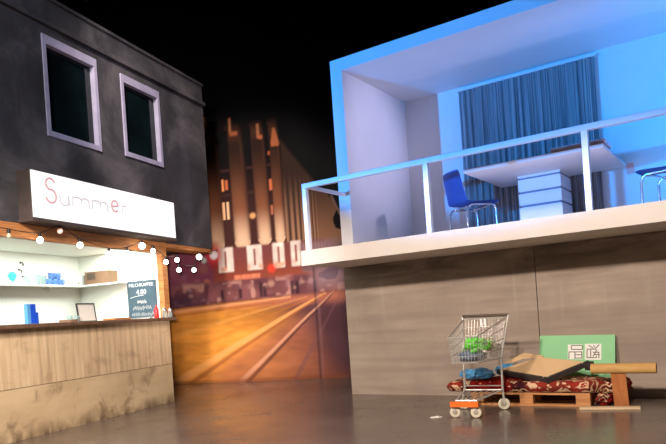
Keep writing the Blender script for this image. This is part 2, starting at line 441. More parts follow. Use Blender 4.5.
kbox(MB(), 0.06, 1.35, 0.02, 0.3, 2.27, 2.33).build('soffit_board', M['beam'], kiosk)

# backlit sign
sign = thing('shop_sign', 'long white backlit sign box with faded handwritten letters above serving hatch', 'sign', kp(-1.27, 0.1, 2.365), KROT)
mb = MB(); kbox(mb, -2.585, 0.04, -0.19, -0.0, 2.365, 2.9, 0.006); mb.build('case', M['sign_case'], sign)
kbox(MB(), -2.575, 0.03, -0.205, -0.188, 2.378, 2.888).build('lit_face', M['sign_face'], sign)
kbox(MB(), -2.6, 0.05, -0.215, 0.0, 2.335, 2.365).build('bottom_rail', M['sign_case'], sign)
def strokes(mb, pts, x, z, sx, sz, r, o=0.207):
    mb.tube([kp(x + p[0] * sx, o, z + p[1] * sz) for p in pts], r, 6)
def arc(cx, cz, rx, rz, t0, t1, n=12):
    return [(cx + rx * math.cos(math.radians(t0 + (t1 - t0) * k / n)), cz + rz * math.sin(math.radians(t0 + (t1 - t0) * k / n))) for k in range(n + 1)]
L_S = arc(.5, .78, .3, .22, 20, 265, 14) + arc(.5, .32, .34, .26, 85, -165, 14)
L_u = [(0, .5), (.02, .2)] + arc(.27, .22, .25, .2, 190, 350, 10) + [(.52, .5), (.54, .02)]
L_m = [(0, .02), (.03, .5)] + arc(.2, .36, .14, .13, 140, 0, 8) + [(.34, .02)] + arc(.48, .36, .14, .13, 180, 0, 8) + [(.64, .02)]
L_e = [(.05, .28), (.45, .32)] + arc(.26, .3, .22, .22, 10, 320, 16)
L_r = [(0, .02), (.02, .5)] + arc(.16, .36, .14, .13, 150, 40, 6)
for pts, a, z, sx, sz, mt in ((L_S, -2.43, 2.545, .22, .29, 'letter_red'), (L_u, -2.19, 2.555, .26, .24, 'letter_grey'), (L_m, -2.00, 2.56, .44, .25, 'letter_grey'), (L_m, -1.68, 2.565, .44, .25, 'letter_grey'),
                             (L_e, -1.335, 2.57, .28, .32, 'letter_red'), (L_r, -1.13, 2.575, .28, .24, 'letter_grey')):
    mb = MB(); strokes(mb, pts, a, z, sx, sz, .0115 if mt == 'letter_red' else .010); mb.build('lettering', M[mt], sign, True)

# string of bulbs under the sign and along the overhang
sl = thing('string_lights', 'string of small round bulbs on black cable strung beneath the white sign', 'string lights', kp(-1.1, 0.12, 2.3), KROT)
BULBS = [(-2.843, 2.153, 'off'), (-2.431, 2.147, 'on'), (-2.128, 2.276, 'dim'), (-1.825, 2.139, 'on'), (-1.327, 2.064, 'on'), (-0.978, 2.10, 'on'), (-0.655, 2.217, 'on'),
         (-0.419, 2.165, 'on'), (-0.133, 2.026, 'on'), (0.143, 2.071, 'on'), (0.176, 1.924, 'on'), (0.575, 1.941, 'on'), (0.741, 2.151, 'on')]
path = []
anch = [(-3.6, 2.30)]
for a, z, st in BULBS: anch.append((a, z + 0.075))
anch.append((1.32, 2.31))
for (a0, z0), (a1, z1) in zip(anch, anch[1:]):
    n = 6
    for k in range(n): 
        t = k / n; path.append(kp(a0 + (a1 - a0) * t, 0.12, z0 + (z1 - z0) * t - 0.1 * abs(a1 - a0) * t * (1 - t)))
path.append(kp(anch[-1][0], 0.12, anch[-1][1]))
MB().tube(path, 0.005, 5).build('cable', M['cable'], sl, True)
for a, z, st in BULBS:
    r = 0.034 if st != 'off' else 0.024
    if abs(a + 0.655) < .01 or abs(a - .741) < .01: r = 0.044
    sk = MB().lathe([(0.012, 0.028), (0.018, 0.03), (0.018, 0.07), (0.010, 0.078)], kp(a, 0.12, z), 10).build('socket', M['cable'], sl, True)
    prof = [(0.002, -r)] + [(r * math.cos(t), r * math.sin(t)) for t in [math.radians(q) for q in range(-70, 60, 15)]] + [(0.014, r + .002)]
    MB().lathe(prof, kp(a, 0.12, z), 14).build('bulb', M[{'on': 'bulb', 'dim': 'bulb_warm', 'off': 'bulb_off'}[st]], sk, True)

# shelf and what stands inside the hatch
SZ = 1.80
shelf = thing('corner_shelf', 'white corner shelf on brackets running round the kiosk interior walls', 'shelf', kp(-1.5, -1.4, SZ - 0.02), KROT)
kbox(MB(), AL + .06, -0.06, 1.30, 1.53, SZ - 0.022, SZ).build('shelf_board', M['kiosk_white'], shelf)
kbox(MB(), -0.29, -0.06, 0.62, 1.30, SZ - 0.022, SZ).build('shelf_board', M['kiosk_white'], shelf)
for a in (-2.6, -0.75): kbox(MB(), a, a + .02, 1.44, 1.53, SZ - 0.09, SZ - 0.022).build('bracket', M['kiosk_white'], shelf)

def kthing(name, label, cat, a, o, z, group=None): return thing(name, label, cat, kp(a, o, z), KROT, group)
# carton on the side wall's shelf
t = kthing('carton', 'brown cardboard carton with dark printed panel on the right end of shelf', 'box', -0.17, -1.05, SZ)
kbox(MB(), -0.26, -0.07, 0.80, 1.24, SZ, SZ + 0.185, 0.004).build('box', M['card_brown'], t)
kbox(MB(), -0.264, -0.259, 1.05, 1.20, SZ + 0.07, SZ + 0.165).build('printed_panel', M['card_dark'], t)
kbox(MB(), -0.263, -0.067, 0.795, 1.245, SZ + 0.17, SZ + 0.188).build('lid', M['card_brown'], t)
for k, (i, mt, w, h, lab) in enumerate(((1.27, 'grey_carton', .022, .15, 'thin grey packet standing next to the brown carton'), (1.31, 'white_ceramic', .03, .16, 'white packet standing between grey packet and white jug on shelf'))):
    t = kbox(MB(), -0.26, -0.12, i, i + w, SZ, SZ + h, 0.003).build('packet', M[mt]); solo(t, kp(-.19, -i, SZ)); tag(t, lab, 'packet')
# jug, glasses, mugs on the rear shelf
def cup(mb, c, r, h, n=18, t=0.004):
    mb.lathe([(r * .8, 0), (r * .92, h * .1), (r, h), (r - t, h), (r * .8 - t, t * 2)], c, n)
p = kp(-0.36, -1.37, SZ)
t = thing('jug', 'plain white ceramic jug in the corner of the shelf', 'jug', p, KROT)
mb = MB(); mb.lathe([(.045, 0), (.062, .03), (.066, .08), (.05, .125), (.056, .15), (.05, .15), (.044, .12), (.05, .03)], p, 20); mb.build('body', M['white_ceramic'], t, True)
MB().tube([p + N * .05 + Vector((0, 0, .12)), p + N * .10 + Vector((0, 0, .11)), p + N * .10 + Vector((0, 0, .06)), p + N * .06 + Vector((0, 0, .04))], .008, 8).build('handle', M['white_ceramic'], t, True)
mi = 0
mugs = [(-0.62, 0, 'blue patterned mug nearest to the white jug on shelf'), (-0.73, 0, 'blue patterned mug in the middle of the lower row of three'), (-0.84, 0, 'blue patterned mug at left end of the lower row of three'),
        (-0.675, 1, 'blue patterned mug stacked on top, right one of two'), (-0.785, 1, 'blue patterned mug stacked on top, left one of two')]
for a, lv, lab in mugs:
    p = kp(a, -1.37, SZ + lv * 0.088)
    t = thing('mug', lab, 'mug', p, KROT, 'blue patterned mugs stacked on the shelf')
    mb = MB(); cup(mb, p, .046, .086); mb.build('cup_body', M['mug_blue'], t, True)
    MB().tube([p + N * .044 + Vector((0, 0, .07)), p + N * .075 + Vector((0, 0, .065)), p + N * .075 + Vector((0, 0, .03)), p + N * .04 + Vector((0, 0, .02))], .006, 6).build('handle', M['mug_blue'], t, True)
for a, h, lab in ((-0.945, .13, 'clear drinking glass on shelf just left of the blue mugs'), (-1.05, .14, 'clear drinking glass on shelf, second one left of the blue mugs'), (-1.235, .10, 'short clear glass alone on shelf, right of the teal ornament')):
    mb = MB(); cup(mb, kp(a, -1.355, SZ), .036, h); t = mb.build('drinking_glass', M['glass'], None, True); solo(t, kp(a, -1.355, SZ)); tag(t, lab, 'glass', 'clear glasses on the shelf')
t = thing('hanging_ornament', 'teal drop shaped ornament on the white kiosk back wall', 'ornament', kp(-1.385, -1.50, 1.837), KROT)
mb = MB(); mb.lathe([(.004, 0), (.03, .03), (.055, .08), (.05, .11), (.03, .13), (.004, .14)], kp(-1.385, -1.45, 1.837), 16); mb.build('drop', M['teal'], t, True)
mb = MB(); mb.tube([kp(-1.385, -1.45, 1.97), kp(-1.385, -1.528, 2.01)], .003, 6); mb.build('wire_hook', M['dark_metal'], t, True)
for a, z, lab in ((-1.165, 2.095, 'topmost of three small dark wall hooks above the shelf'), (-1.198, 1.997, 'middle one of three small dark wall hooks, set furthest left'), (-1.147, 1.903, 'lowest of three small dark wall hooks, just above the shelf')):
    mb = MB(); mb.tube([kp(a, -1.529, z + .02), kp(a, -1.49, z + .015), kp(a, -1.475, z - .005), kp(a, -1.48, z - .02), kp(a, -1.50, z - .012)], .008, 8)
    mb.tube([kp(a, -1.529, z + .02), kp(a, -1.522, z + .02)], .016, 10)
    t = mb.build('wall_hook', M['dark_metal'], None, True); solo(t, kp(a, -1.529, z)); tag(t, lab, 'hook', 'dark hooks on the kiosk wall')
# on the counter top (z = 1.23)
CZ = 1.23
t = kthing('folder_box', 'bright blue box file with light blue spine on kiosk counter', 'box', -2.23, -.29, CZ)
kbox(MB(), -2.31, -2.262, 0.26, 0.31, CZ, CZ + .235, .003).build('spine', M['light_blue'], t)
kbox(MB(), -2.262, -2.185, 0.26, 0.31, CZ, CZ + .235, .003).build('body', M['blue_box'], t)
kbox(MB(), -2.185, -2.14, 0.27, 0.31, CZ, CZ + .14, .003).build('flap', M['blue_box'], t)
for a, lab in ((-1.62, 'small clear tumbler on counter, left of the two by the blue box'), (-1.50, 'small clear tumbler on counter, right of the two by the blue box')):
    mb = MB(); cup(mb, kp(a, -.30, CZ), .034, .085); t = mb.build('tumbler', M['glass'], None, True); solo(t, kp(a, -.30, CZ)); tag(t, lab, 'glass', 'tumblers on the counter')
t = kthing('biscuit_tray', 'shallow tan tray on kiosk counter between blue box and framed picture', 'tray', -1.75, -.2, CZ)
mb = MB(); kbox(mb, -1.80, -1.68, .12, .30, CZ, CZ + .012, .003)
for q in ((-1.80, -1.79, .12, .30), (-1.69, -1.68, .12, .30), (-1.79, -1.69, .12, .13), (-1.79, -1.69, .29, .30)): kbox(mb, *q, CZ + .012, CZ + .035)
mb.build('tray_body', M['card_brown'], t)
# framed picture leaning
t = kthing('picture_frame', 'white picture in thin dark frame standing on kiosk counter', 'picture frame', -1.28, -.33, CZ)
a0, a1, h = -1.464, -1.14, .245
TL = Matrix.Translation(kp(0, -.30, CZ)) @ Matrix.Rotation(math.radians(7), 4, U) @ Matrix.Translation(-kp(0, -.30, CZ))
if (TL @ kp(0, -.30, CZ + 1) - kp(0, -.30, CZ + 1)).dot(N) > 0: TL = Matrix.Translation(kp(0, -.30, CZ)) @ Matrix.Rotation(math.radians(-7), 4, U) @ Matrix.Translation(-kp(0, -.30, CZ))
mb = MB()
for q in ((a0, a0 + .016, CZ, CZ + h), (a1 - .016, a1, CZ, CZ + h), (a0 + .016, a1 - .016, CZ, CZ + .016), (a0 + .016, a1 - .016, CZ + h - .016, CZ + h)): kbox(mb, q[0], q[1], .30, .318, q[2], q[3])
mb.build('frame', M['dark_metal'], t, M=TL)
kbox(MB(), a0 + .016, a1 - .016, .306, .314, CZ + .016, CZ + h - .016).build('picture', M['paper'], t, M=TL)
mb = MB(); mb.bar(kp(-1.30, -.365, CZ + .17), kp(-1.30, -.45, CZ + .008), .03, .006); mb.build('easel_leg', M['dark_metal'], t)
t = kthing('snack_tray', 'low reddish brown tray on kiosk counter left of chalkboard', 'tray', -.78, -.22, CZ)
mb = MB(); kbox(mb, -.98, -.66, .14, .34, CZ, CZ + .014, .003)
for q in ((-.98, -.97, .14, .34), (-.67, -.66, .14, .34), (-.97, -.67, .14, .15), (-.97, -.67, .33, .34)): kbox(mb, *q, CZ + .014, CZ + .03)
mb.build('tray_body', M['beam'], t)
# chalkboard price list hung on the side wall, white card above
t = kthing('chalkboard_menu', 'slate chalkboard price list on white kiosk wall beside the post', 'chalkboard', -.09, -.36, 1.26)
kbox(MB(), -0.085, -0.06, 0.13, 0.63, 1.26, 1.80).build('board', M['chalkboard'], t)
kbox(MB(), -0.083, -0.06, 0.10, 0.66, 1.80, 1.91).build('header_card', M['paper'], t)
def text_mesh(s, size, mat, M4, name, parent, depth=0.0008):
    cu = bpy.data.curves.new(name, 'FONT'); cu.body = s; cu.size = size; cu.align_x = 'CENTER'; cu.extrude = depth; cu.resolution_u = 2
    to = bpy.data.objects.new(name, cu); COL.objects.link(to)
    bpy.context.view_layer.update()
    me = bpy.data.meshes.new_from_object(to.evaluated_get(bpy.context.evaluated_depsgraph_get()))
    bpy.data.objects.remove(to)
    b = MB(); b.bm.from_mesh(me); bpy.data.meshes.remove(me)
    return b.build(name, mat, parent, False, M4)
# board plane: text x runs outward (towards N), normal faces -U
CM = Matrix(((N.x, 0, -U.x, 0), (N.y, 0, -U.y, 0), (0, 1, 0, 0), (0, 0, 0, 1)))
for s, z, sz in (('MILCHKAFFEE', 1.715, .070), ('4.80', 1.60, .105)):
    p = kp(-0.087, -.38, z); text_mesh(s, sz, M['chalk'], Matrix.Translation(p) @ CM, 'chalk_writing', t)
mb = MB()
def cpt(o, z): return kp(-0.087, -o, z)
mb.tube([cpt(.58, 1.555), cpt(.50, 1.57), cpt(.42, 1.58), cpt(.34, 1.585)], .004, 5)
rnd = random.Random(3)
for z, o0, o1, h in ((1.49, .30, .46, .03), (1.40, .22, .54, .035), (1.305, .18, .57, .028)):
    pts = []; n = 22
    for k in range(n + 1):
        o = o1 + (o0 - o1) * k / n
        pts.append(cpt(o, z + (h if k % 2 else -h) * rnd.uniform(.4, 1)))
    mb.tube(pts, .004, 4)
mb.build('chalk_scribble', M['chalk'], t)
# condiments at the counter's right end
p = kp(-0.275, .0, CZ)
t = thing('ketchup_bottle', 'red squeeze bottle on the right end of kiosk counter', 'bottle', p, KROT)
MB().lathe([(.028, 0), (.034, .01), (.034, .12), (.024, .14), (.016, .145)], p, 16).build('bottle_body', M['red'], t, True)
MB().lathe([(.017, .145), (.015, .16), (.006, .19)], p, 12).build('nozzle', M['red'], t, True)
for a, lab in ((-0.15, 'glass salt shaker with metal lid, next to the red bottle'), (-0.018, 'glass salt shaker with metal lid, at the very end of counter')):
    p = kp(a, .05, CZ); t = thing('salt_shaker', lab, 'shaker', p, KROT, 'shakers at the counter end')
    MB().lathe([(.034, 0), (.038, .01), (.034, .07), (.024, .10)], p, 14).build('jar', M['glass'], t, True)
    MB().lathe([(.028, .095), (.03, .12), (.014, .14)], p, 14).build('lid', M['chrome_leg'], t, True)
p = kp(-0.40, -.0, CZ)
mb = MB(); cup(mb, p, .022, .06); t = mb.build('shot_glass', M['glass'], None, True); solo(t, p); tag(t, 'tiny clear glass on counter left of the red bottle', 'glass')

# --------------------------------------------------------- street backdrop
fitc = np.polyfit([-9.36, -7.649, -6.078], [8.414, 8.886, 9.463], 2)
def qy(x): return np.polyval(fitc, x)
xs = np.arange(-10.9, -4.55, 0.018); zs = np.concatenate([np.arange(0.0, 5.3, 0.018), np.arange(5.3, 7.75, .2)])
X, Z = np.meshgrid(xs, zs)
def srgb(c): 
    c = np.array(c, float) / 255; return np.where(c <= 0.04045, c / 12.92, ((c + 0.055) / 1.055) ** 2.4)
rs = np.random.RandomState(5)
def vnoise(sx, sz, seed):
    r = np.random.RandomState(seed); G = r.rand(200, 200)
    gx = (X + 11) * sx; gz = Z * sz
    ix = gx.astype(int); iz = gz.astype(int); fx = gx - ix; fz = gz - iz
    fx = fx * fx * (3 - 2 * fx); fz = fz * fz * (3 - 2 * fz)
    g = lambda i, j: G[i % 200, j % 200]
    return (g(ix, iz) * (1 - fx) + g(ix + 1, iz) * fx) * (1 - fz) + (g(ix, iz + 1) * (1 - fx) + g(ix + 1, iz + 1) * fx) * fz
def ss(a, b, v): 
    t = np.clip((v - a) / (b - a), 0, 1); return t * t * (3 - 2 * t)
def rect(x0, x1, z0, z1, s=0.03): return ss(x0 - s, x0 + s, X) * (1 - ss(x1 - s, x1 + s, X)) * ss(z0 - s, z0 + s, Z) * (1 - ss(z1 - s, z1 + s, Z))
def disc(x, z, r, s=0.03): return 1 - ss(r - s, r + s, np.hypot(X - x, Z - z))
def line(x0, z0, x1, z1, w0, w1):
    d = np.array([x1 - x0, z1 - z0]); L = np.hypot(*d); d = d / L
    t = np.clip(((X - x0) * d[0] + (Z - z0) * d[1]) / L, 0, 1)
    dist = np.hypot(X - (x0 + t * L * d[0]), Z - (z0 + t * L * d[1])); w = w0 + (w1 - w0) * t
    return 1 - ss(w * .5, w * 1.3, dist)
IMG = np.zeros(X.shape + (3,)); IMG[:] = srgb((3, 3, 4))
def put(mask, c, k=1.0):
    global IMG
    c = srgb(c) if not isinstance(c, np.ndarray) else c
    IMG = IMG * (1 - (mask * k)[..., None]) + c * (mask * k)[..., None]
def grad(z0, c0, z1, c1):
    t = ss(z0, z1, Z)[..., None]; return srgb(c0) * (1 - t) + srgb(c1) * t
# main tower
topz = np.where(X < -7.0, 5.0 + (X + 8.4) * -0.45, 4.35 + (X + 7.0) * -1.6)
bld = ss(-9.2, -8.9, X) * (1 - ss(-.08, .08, Z - topz)) * (1 - ss(-6.25, -6.15, X)) * ss(2.3, 2.4, Z)
put(bld, grad(2.4, (88, 50, 38), 4.4, (20, 13, 13)))
# lit columns
for cxx, lean, w in ((-8.28, -.07, .145), (-7.79, -.07, .145), (-7.38, -.05, .12), (-7.10, -.03, .095)):
    xx = cxx + lean * (Z - 2.5) / 2.2
    body = (1 - ss(w * .6, w * 1.3, np.abs(X - xx))) * ss(2.50, 2.53, Z) * (1 - ss(4.3, 4.75, Z))
    rb = (np.hypot((X - xx), (Z - 2.56)) < w * 1.02) & (Z < 2.56)
    body = np.maximum(body * (Z >= 2.54), rb * 1.0)
    shade = 0.6 + 0.4 * np.cos((X - xx) / w * 1.3)
    put(body, grad(2.5, (236, 194, 156), 3.2, (140, 86, 58)) * shade[..., None])
    put(body * ss(2.9, 4.3, Z) * .92, (30, 18, 15))
# glowing tops of the columns
put(rect(-8.41, -8.36, 4.62, 4.92, .02), (150, 92, 60)); put(rect(-8.36, -8.32, 4.74, 4.80, .02), (150, 92, 60))
put(rect(-7.91, -7.87, 4.55, 4.82, .02), (190, 118, 76)); put(rect(-7.9, -7.76, 4.49, 4.56, .025), (186, 104, 64))
put(rect(-7.41, -7.36, 4.38, 4.64, .02), (186, 118, 78)); put(rect(-7.38, -7.31, 4.36, 4.43, .02), (200, 110, 70))
for k in range(8): put(rect(-7.12 - k * .006, -7.07 + k * .008, 4.44 - k * .035, 4.52 - k * .035, .015), (190, 108, 66))
# bays between the columns
for x0, x1 in ((-8.13, -7.94), (-7.64, -7.52), (-7.26, -7.19)):
    put(rect(x0, x1, 2.5, 4.6, .02) , grad(2.5, (70, 38, 34), 4.2, (12, 9, 10)))
    for z in (2.95, 3.40, 3.85): put(rect(x0, x1, z, z + .05, .015), (64, 38, 30))
put(rect(-8.12, -8.075, 3.50, 3.72, .012), (240, 150, 90)); put(rect(-8.05, -8.0, 3.52, 3.70, .012), (210, 110, 70))
put(rect(-8.13, -8.085, 2.98, 3.30, .012), (246, 190, 140)); put(rect(-8.05, -8.005, 2.98, 3.30, .012), (250, 200, 150))
put(rect(-7.24, -7.19, 3.42, 3.62, .015), (226, 120, 76)); put(disc(-7.58, 3.0, .05), (236, 170, 110)); put(rect(-7.24, -7.2, 2.98, 3.15, .015), (190, 110, 80))
put(rect(-7.23, -7.19, 4.05, 4.12, .015), (190, 90, 60))
# receding ribbed wing
ribs = 0.5 + 0.5 * np.sin((X + 7) * 2 * PI / (0.115 - 0.045 * ss(-7, -6.3, X)))
wing = ss(-7.0, -6.97, X) * (1 - ss(-6.26, -6.2, X)) * (1 - ss(-.05, .05, Z - (4.32 + (X + 7.0) * -1.62))) * ss(2.40, 2.43, Z)
put(wing, srgb((58, 38, 30)) + ribs[..., None] * (grad(2.4, (200, 146, 110), 3.8, (54, 36, 28)) - srgb((58, 38, 30))) * .75)
# side street behind the railing: brown house, black tree
house = rect(-6.45, -5.6, 2.3, 3.55, .05) * (vnoise(5, 4, 3) * .5 + (X + 6.3) * -.9 + (3.2 - Z) * .35 > .18)
put(house, grad(2.3, (142, 100, 72), 3.5, (74, 50, 40)))
put(line(-6.18, 3.2, -6.0, 2.7, .015, .015), (120, 92, 84))
# ground floor
put(rect(-9.4, -6.35, 1.84, 2.46, .03), grad(1.84, (146, 70, 52), 2.46, (122, 66, 62)))
put(rect(-9.9, -8.4, 1.5, 2.6, .08), (128, 66, 84)); put(rect(-9.9, -8.4, 1.5, 2.6, .08) * ss(.5, .8, vnoise(4, 1.2, 71)), (176, 110, 110), .6); put(rect(-9.9, -8.6, 1.5, 1.85, .1), (70, 46, 66), .7)
nz = vnoise(9, 9, 11)
for x0, x1 in ((-8.29, -7.99), (-7.73, -7.46), (-7.26, -7.05), (-6.93, -6.75)):
    put(rect(x0, x1, 2.02, 2.47, .02), srgb((255, 232, 214)) * (.7 + .4 * nz)[..., None])
    put(rect((x0 + x1) / 2 - .02, (x0 + x1) / 2 + .02, 2.1, 2.40, .015), (150, 90, 80)); put(rect(x0, x1, 2.02, 2.12, .03) * ss(.45, .7, vnoise(14, 10, 4)), (226, 150, 110), .7)
put(rect(-6.75, -6.2, 1.9, 2.42, .05), (132, 98, 98)); put(rect(-6.72, -6.3, 2.05, 2.4, .08) * (ribs > .5), (176, 140, 132))
put(rect(-8.0, -7.52, 1.86, 1.95, .02) * (vnoise(22, 3, 8) * .6 + .4), (255, 150, 108))
put(disc(-7.30, 2.02, .07, .05), (240, 70, 50)); 
put(rect(-8.48, -8.26, 2.1, 2.6, .06) * .5, (170, 40, 40))
for x, z, r, c in ((-8.92, 1.74, .045, (250, 246, 255)), (-9.2, 1.55, .035, (150, 150, 190)), (-9.0, 2.0, .05, (130, 84, 110)), (-8.75, 1.9, .05, (150, 90, 96)), (-8.55, 1.86, .06, (196, 120, 96)), (-8.6, 2.12, .09, (150, 90, 84)),
                   (-8.58, 2.28, .05, (200, 220, 200)), (-8.1, 1.8, .05, (240, 180, 140)), (-7.72, 1.72, .05, (240, 190, 160)), (-7.33, 1.75, .06, (236, 190, 160)), (-7.0, 1.72, .06, (220, 200, 200)), (-6.8, 1.72, .05, (240, 220, 214)), (-6.62, 1.74, .05, (220, 206, 210)), (-6.4, 1.78, .06, (190, 190, 206))):
    put(disc(x, z, r, r * .6), c, .8)
put(disc(-8.37, 2.36, .15, .07) * .6, (240, 60, 60)); put(disc(-8.37, 2.36, .08, .03), (255, 244, 240))
# pavement with people, street furniture
low = rect(-10.9, -5.3, 1.48, 1.86, .05)
put(low * (.55 + .4 * vnoise(5, 7, 21)), (138, 84, 84)); put(low * ss(.5, .75, vnoise(7, 6, 31)), (84, 46, 56), .7); put(low * ss(.6, .85, vnoise(9, 11, 33)), (214, 160, 142), .55)
for x, h in ((-7.52, .26), (-7.45, .2), (-6.95, .25), (-6.86, .24), (-7.9, .18), (-8.25, .18), (-6.55, .22)): put(rect(x - .03, x + .03, 1.52, 1.52 + h, .025), (46, 24, 34), .85)
put(rect(-9.9, -8.6, 1.44, 1.66, .08) * .6, (66, 46, 66))
put(rect(-6.6, -5.4, 1.6, 2.4, .15) * (.6 + .4 * vnoise(6, 5, 41)), (150, 122, 126), .8); put(rect(-6.5, -5.5, 1.7, 2.3, .1) * (vnoise(9, 6, 42) > .62), (70, 60, 82), .6)
# roadway
road = (1 - ss(1.42, 1.52, Z + (X + 7.6) * -.04))
t_or = ss(-6.55, -7.6, X) if False else 1 - ss(-7.9, -6.5, X + (Z - .7) * .35)
nr = vnoise(2.0, 7, 51) * .6 + vnoise(6, 24, 52) * .4
rc = srgb((92, 52, 46)) * (1 - t_or[..., None]) + (srgb((222, 146, 58)) * (.62 + .6 * nr[..., None])) * t_or[..., None]
put(road, rc)
below = ss(-.05, .35, (-.02 + (X + 9.4) * .507) - Z) * ss(-9.2, -8.0, X)
put(road * below * .72, srgb((150, 88, 66)) * (.75 + .5 * nr[..., None]))
put(road * ss(-6.9, -6.3, X + (Z - .7) * .35), (64, 40, 52), .85)
put(road * ss(1.25, 1.45, Z) * .7, (188, 112, 84)); put(line(-10.5, 1.30, -7.0, 1.48, .03, .02), (226, 160, 110), .7); put(line(-10.5, 1.22, -7.3, 1.40, .03, .02), (150, 80, 40), .5)
for x0, z0, x1, z1, w0, w1, c, k in ((-9.4, -.02, -6.4, 1.50, .085, .02, (232, 164, 96), .75), (-9.1, -.05, -6.42, 1.48, .05, .012, (150, 84, 44), .7), (-8.1, -.08, -6.24, 1.53, .045, .014, (206, 150, 118), .75), (-7.95, -.08, -6.22, 1.53, .04, .012, (70, 36, 36), .7),
                                     (-9.3, .5, -6.6, 1.45, .05, .01, (190, 112, 40), .35), (-9.3, .9, -6.7, 1.46, .05, .01, (236, 170, 90), .3), (-7.0, .0, -6.1, 1.55, .05, .01, (110, 72, 76), .5)):
    put(line(x0, z0, x1, z1, w0, w1) * road, c, k)
put(rect(-11, -4, -.1, .05, .02) * .5, (110, 56, 34)); put((1 - ss(.05, .3, Z)) * (.5 * vnoise(2, 5, 61)), (120, 64, 34))
put(rect(-6.585, -6.545, 0.0, 2.0, .012), (40, 26, 34), .55); put(rect(-6.545, -6.50, 0.0, 2.0, .012), (130, 92, 92), .3)  # shade and lit edge of a hanging fold painted into the print
put(ss(-6.25, -5.95, X) * (1 - ss(2.2, 2.6, Z)) * .7, (40, 28, 38))
IMG = np.clip(IMG, 0, 1)
nx, nzv = len(xs), len(zs)
Yb = qy(X) + 0.012 * np.sin((X + 6) * 9) * ss(-7.2, -6.2, X) + 0.008 * np.sin(X * 5 + 1)
verts = np.stack([X, Yb, Z], -1).reshape(-1, 3)
idx = np.arange(nx * nzv).reshape(nzv, nx)
faces = np.stack([idx[:-1, :-1], idx[:-1, 1:], idx[1:, 1:], idx[1:, :-1]], -1).reshape(-1, 4)
bt = thing('street_backdrop', 'large printed cloth backdrop of a night street with tram rails and lit hotel', 'backdrop', (-7.649, float(qy(-7.649)), 0))
me = bpy.data.meshes.new('printed_cloth'); me.from_pydata((verts - np.array(bt.location)).tolist(), [], faces.tolist())
ca = me.color_attributes.new('print', 'FLOAT_COLOR', 'POINT')
ca.data.foreach_set('color', np.concatenate([IMG.reshape(-1, 3), np.ones((nx * nzv, 1))], 1).astype(np.float32).ravel())
for p in me.polygons: p.use_smooth = True
m, nt, b = nodes('printed_backdrop_cloth'); at = nt.nodes.new('ShaderNodeAttribute'); at.attribute_name = 'print'
nt.links.new(at.outputs['Color'], b.inputs['Base Color']); b.inputs['Roughness'].default_value = 0.7; b.inputs['Specular IOR Level'].default_value = 0.15
me.materials.append(m)
o = bpy.data.objects.new('printed_cloth', me); COL.objects.link(o); o.parent = bt
mb = MB(); mb.tube([(x, float(qy(x)), 7.7) for x in np.arange(-10.9, -4.5, .4)], .03, 8); mb.build('batten', M['dark_metal'], bt, True)

# ----------------------------------------------- balcony house (right)
WX, WY = -4.76, 7.44; RX = 0.42; ST, SB = 1.93, 1.74; BY = 9.3; CE, TOP = 4.42, 4.585
house = thing('balcony_house', 'raised white stage room with balcony on a grey concrete base', 'stage building', ((WX + RX) / 2, WY, 0))
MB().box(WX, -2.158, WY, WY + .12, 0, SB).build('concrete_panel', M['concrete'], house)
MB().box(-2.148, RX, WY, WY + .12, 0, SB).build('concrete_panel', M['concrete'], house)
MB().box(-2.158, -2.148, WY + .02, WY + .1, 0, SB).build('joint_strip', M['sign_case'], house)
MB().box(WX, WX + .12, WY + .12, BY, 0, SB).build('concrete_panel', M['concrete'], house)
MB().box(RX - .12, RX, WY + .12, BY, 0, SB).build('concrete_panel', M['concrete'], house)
MB().box(WX - .01, RX, 6.48, BY + .12, SB, ST, .006).build('balcony_slab', M['cream_paint'], house)
MB().box(-4.58, RX - .18, WY, BY, ST, ST + .004).build('room_floor', M['room_floor'], house)
MB().box(WX, -4.58, WY, BY + .12, ST, TOP).build('side_wall', M['white_paint'], house)
MB().box(RX - .18, RX, WY, BY + .12, ST, TOP).build('side_wall', M['white_paint'], house)
MB().box(-4.58, RX - .18, WY, BY + .12, CE, TOP).build('roof', M['white_paint'], house)
MB().box(-4.58, RX - .18, BY, BY + .12, ST, CE).build('rear_wall', M['white_paint'], house)
sw = MB().box(-1.40, -1.31, BY - .014, BY, 2.70, 2.84, .004).build('wall_patch', M['patch']); solo(sw, (-1.355, BY - .007, 2.70)); tag(sw, 'small pale pink patch on blue lit wall right of the curtain', 'patch')  # small raised patch, its colour lower in blue than the wall's

rail = thing('balcony_railing', 'white metal railing along the front edge of the balcony', 'railing', ((WX + RX) / 2, 6.52, ST))
PX = (-4.665, -3.005, -1.33, 0.345)
for x in PX: MB().box(x - .03, x + .03, 6.49, 6.55, ST, 2.70, .005).build('post', M['rail'], rail)
MB().box(PX[0] - .03, PX[-1] + .03, 6.49, 6.55, 2.70, 2.76, .006).build('top_rail', M['rail'], rail)
for x in (PX[0], PX[-1]): MB().box(x - .02, x + .02, 6.55, WY, 2.71, 2.755, .004).build('return_rail', M['rail'], rail)

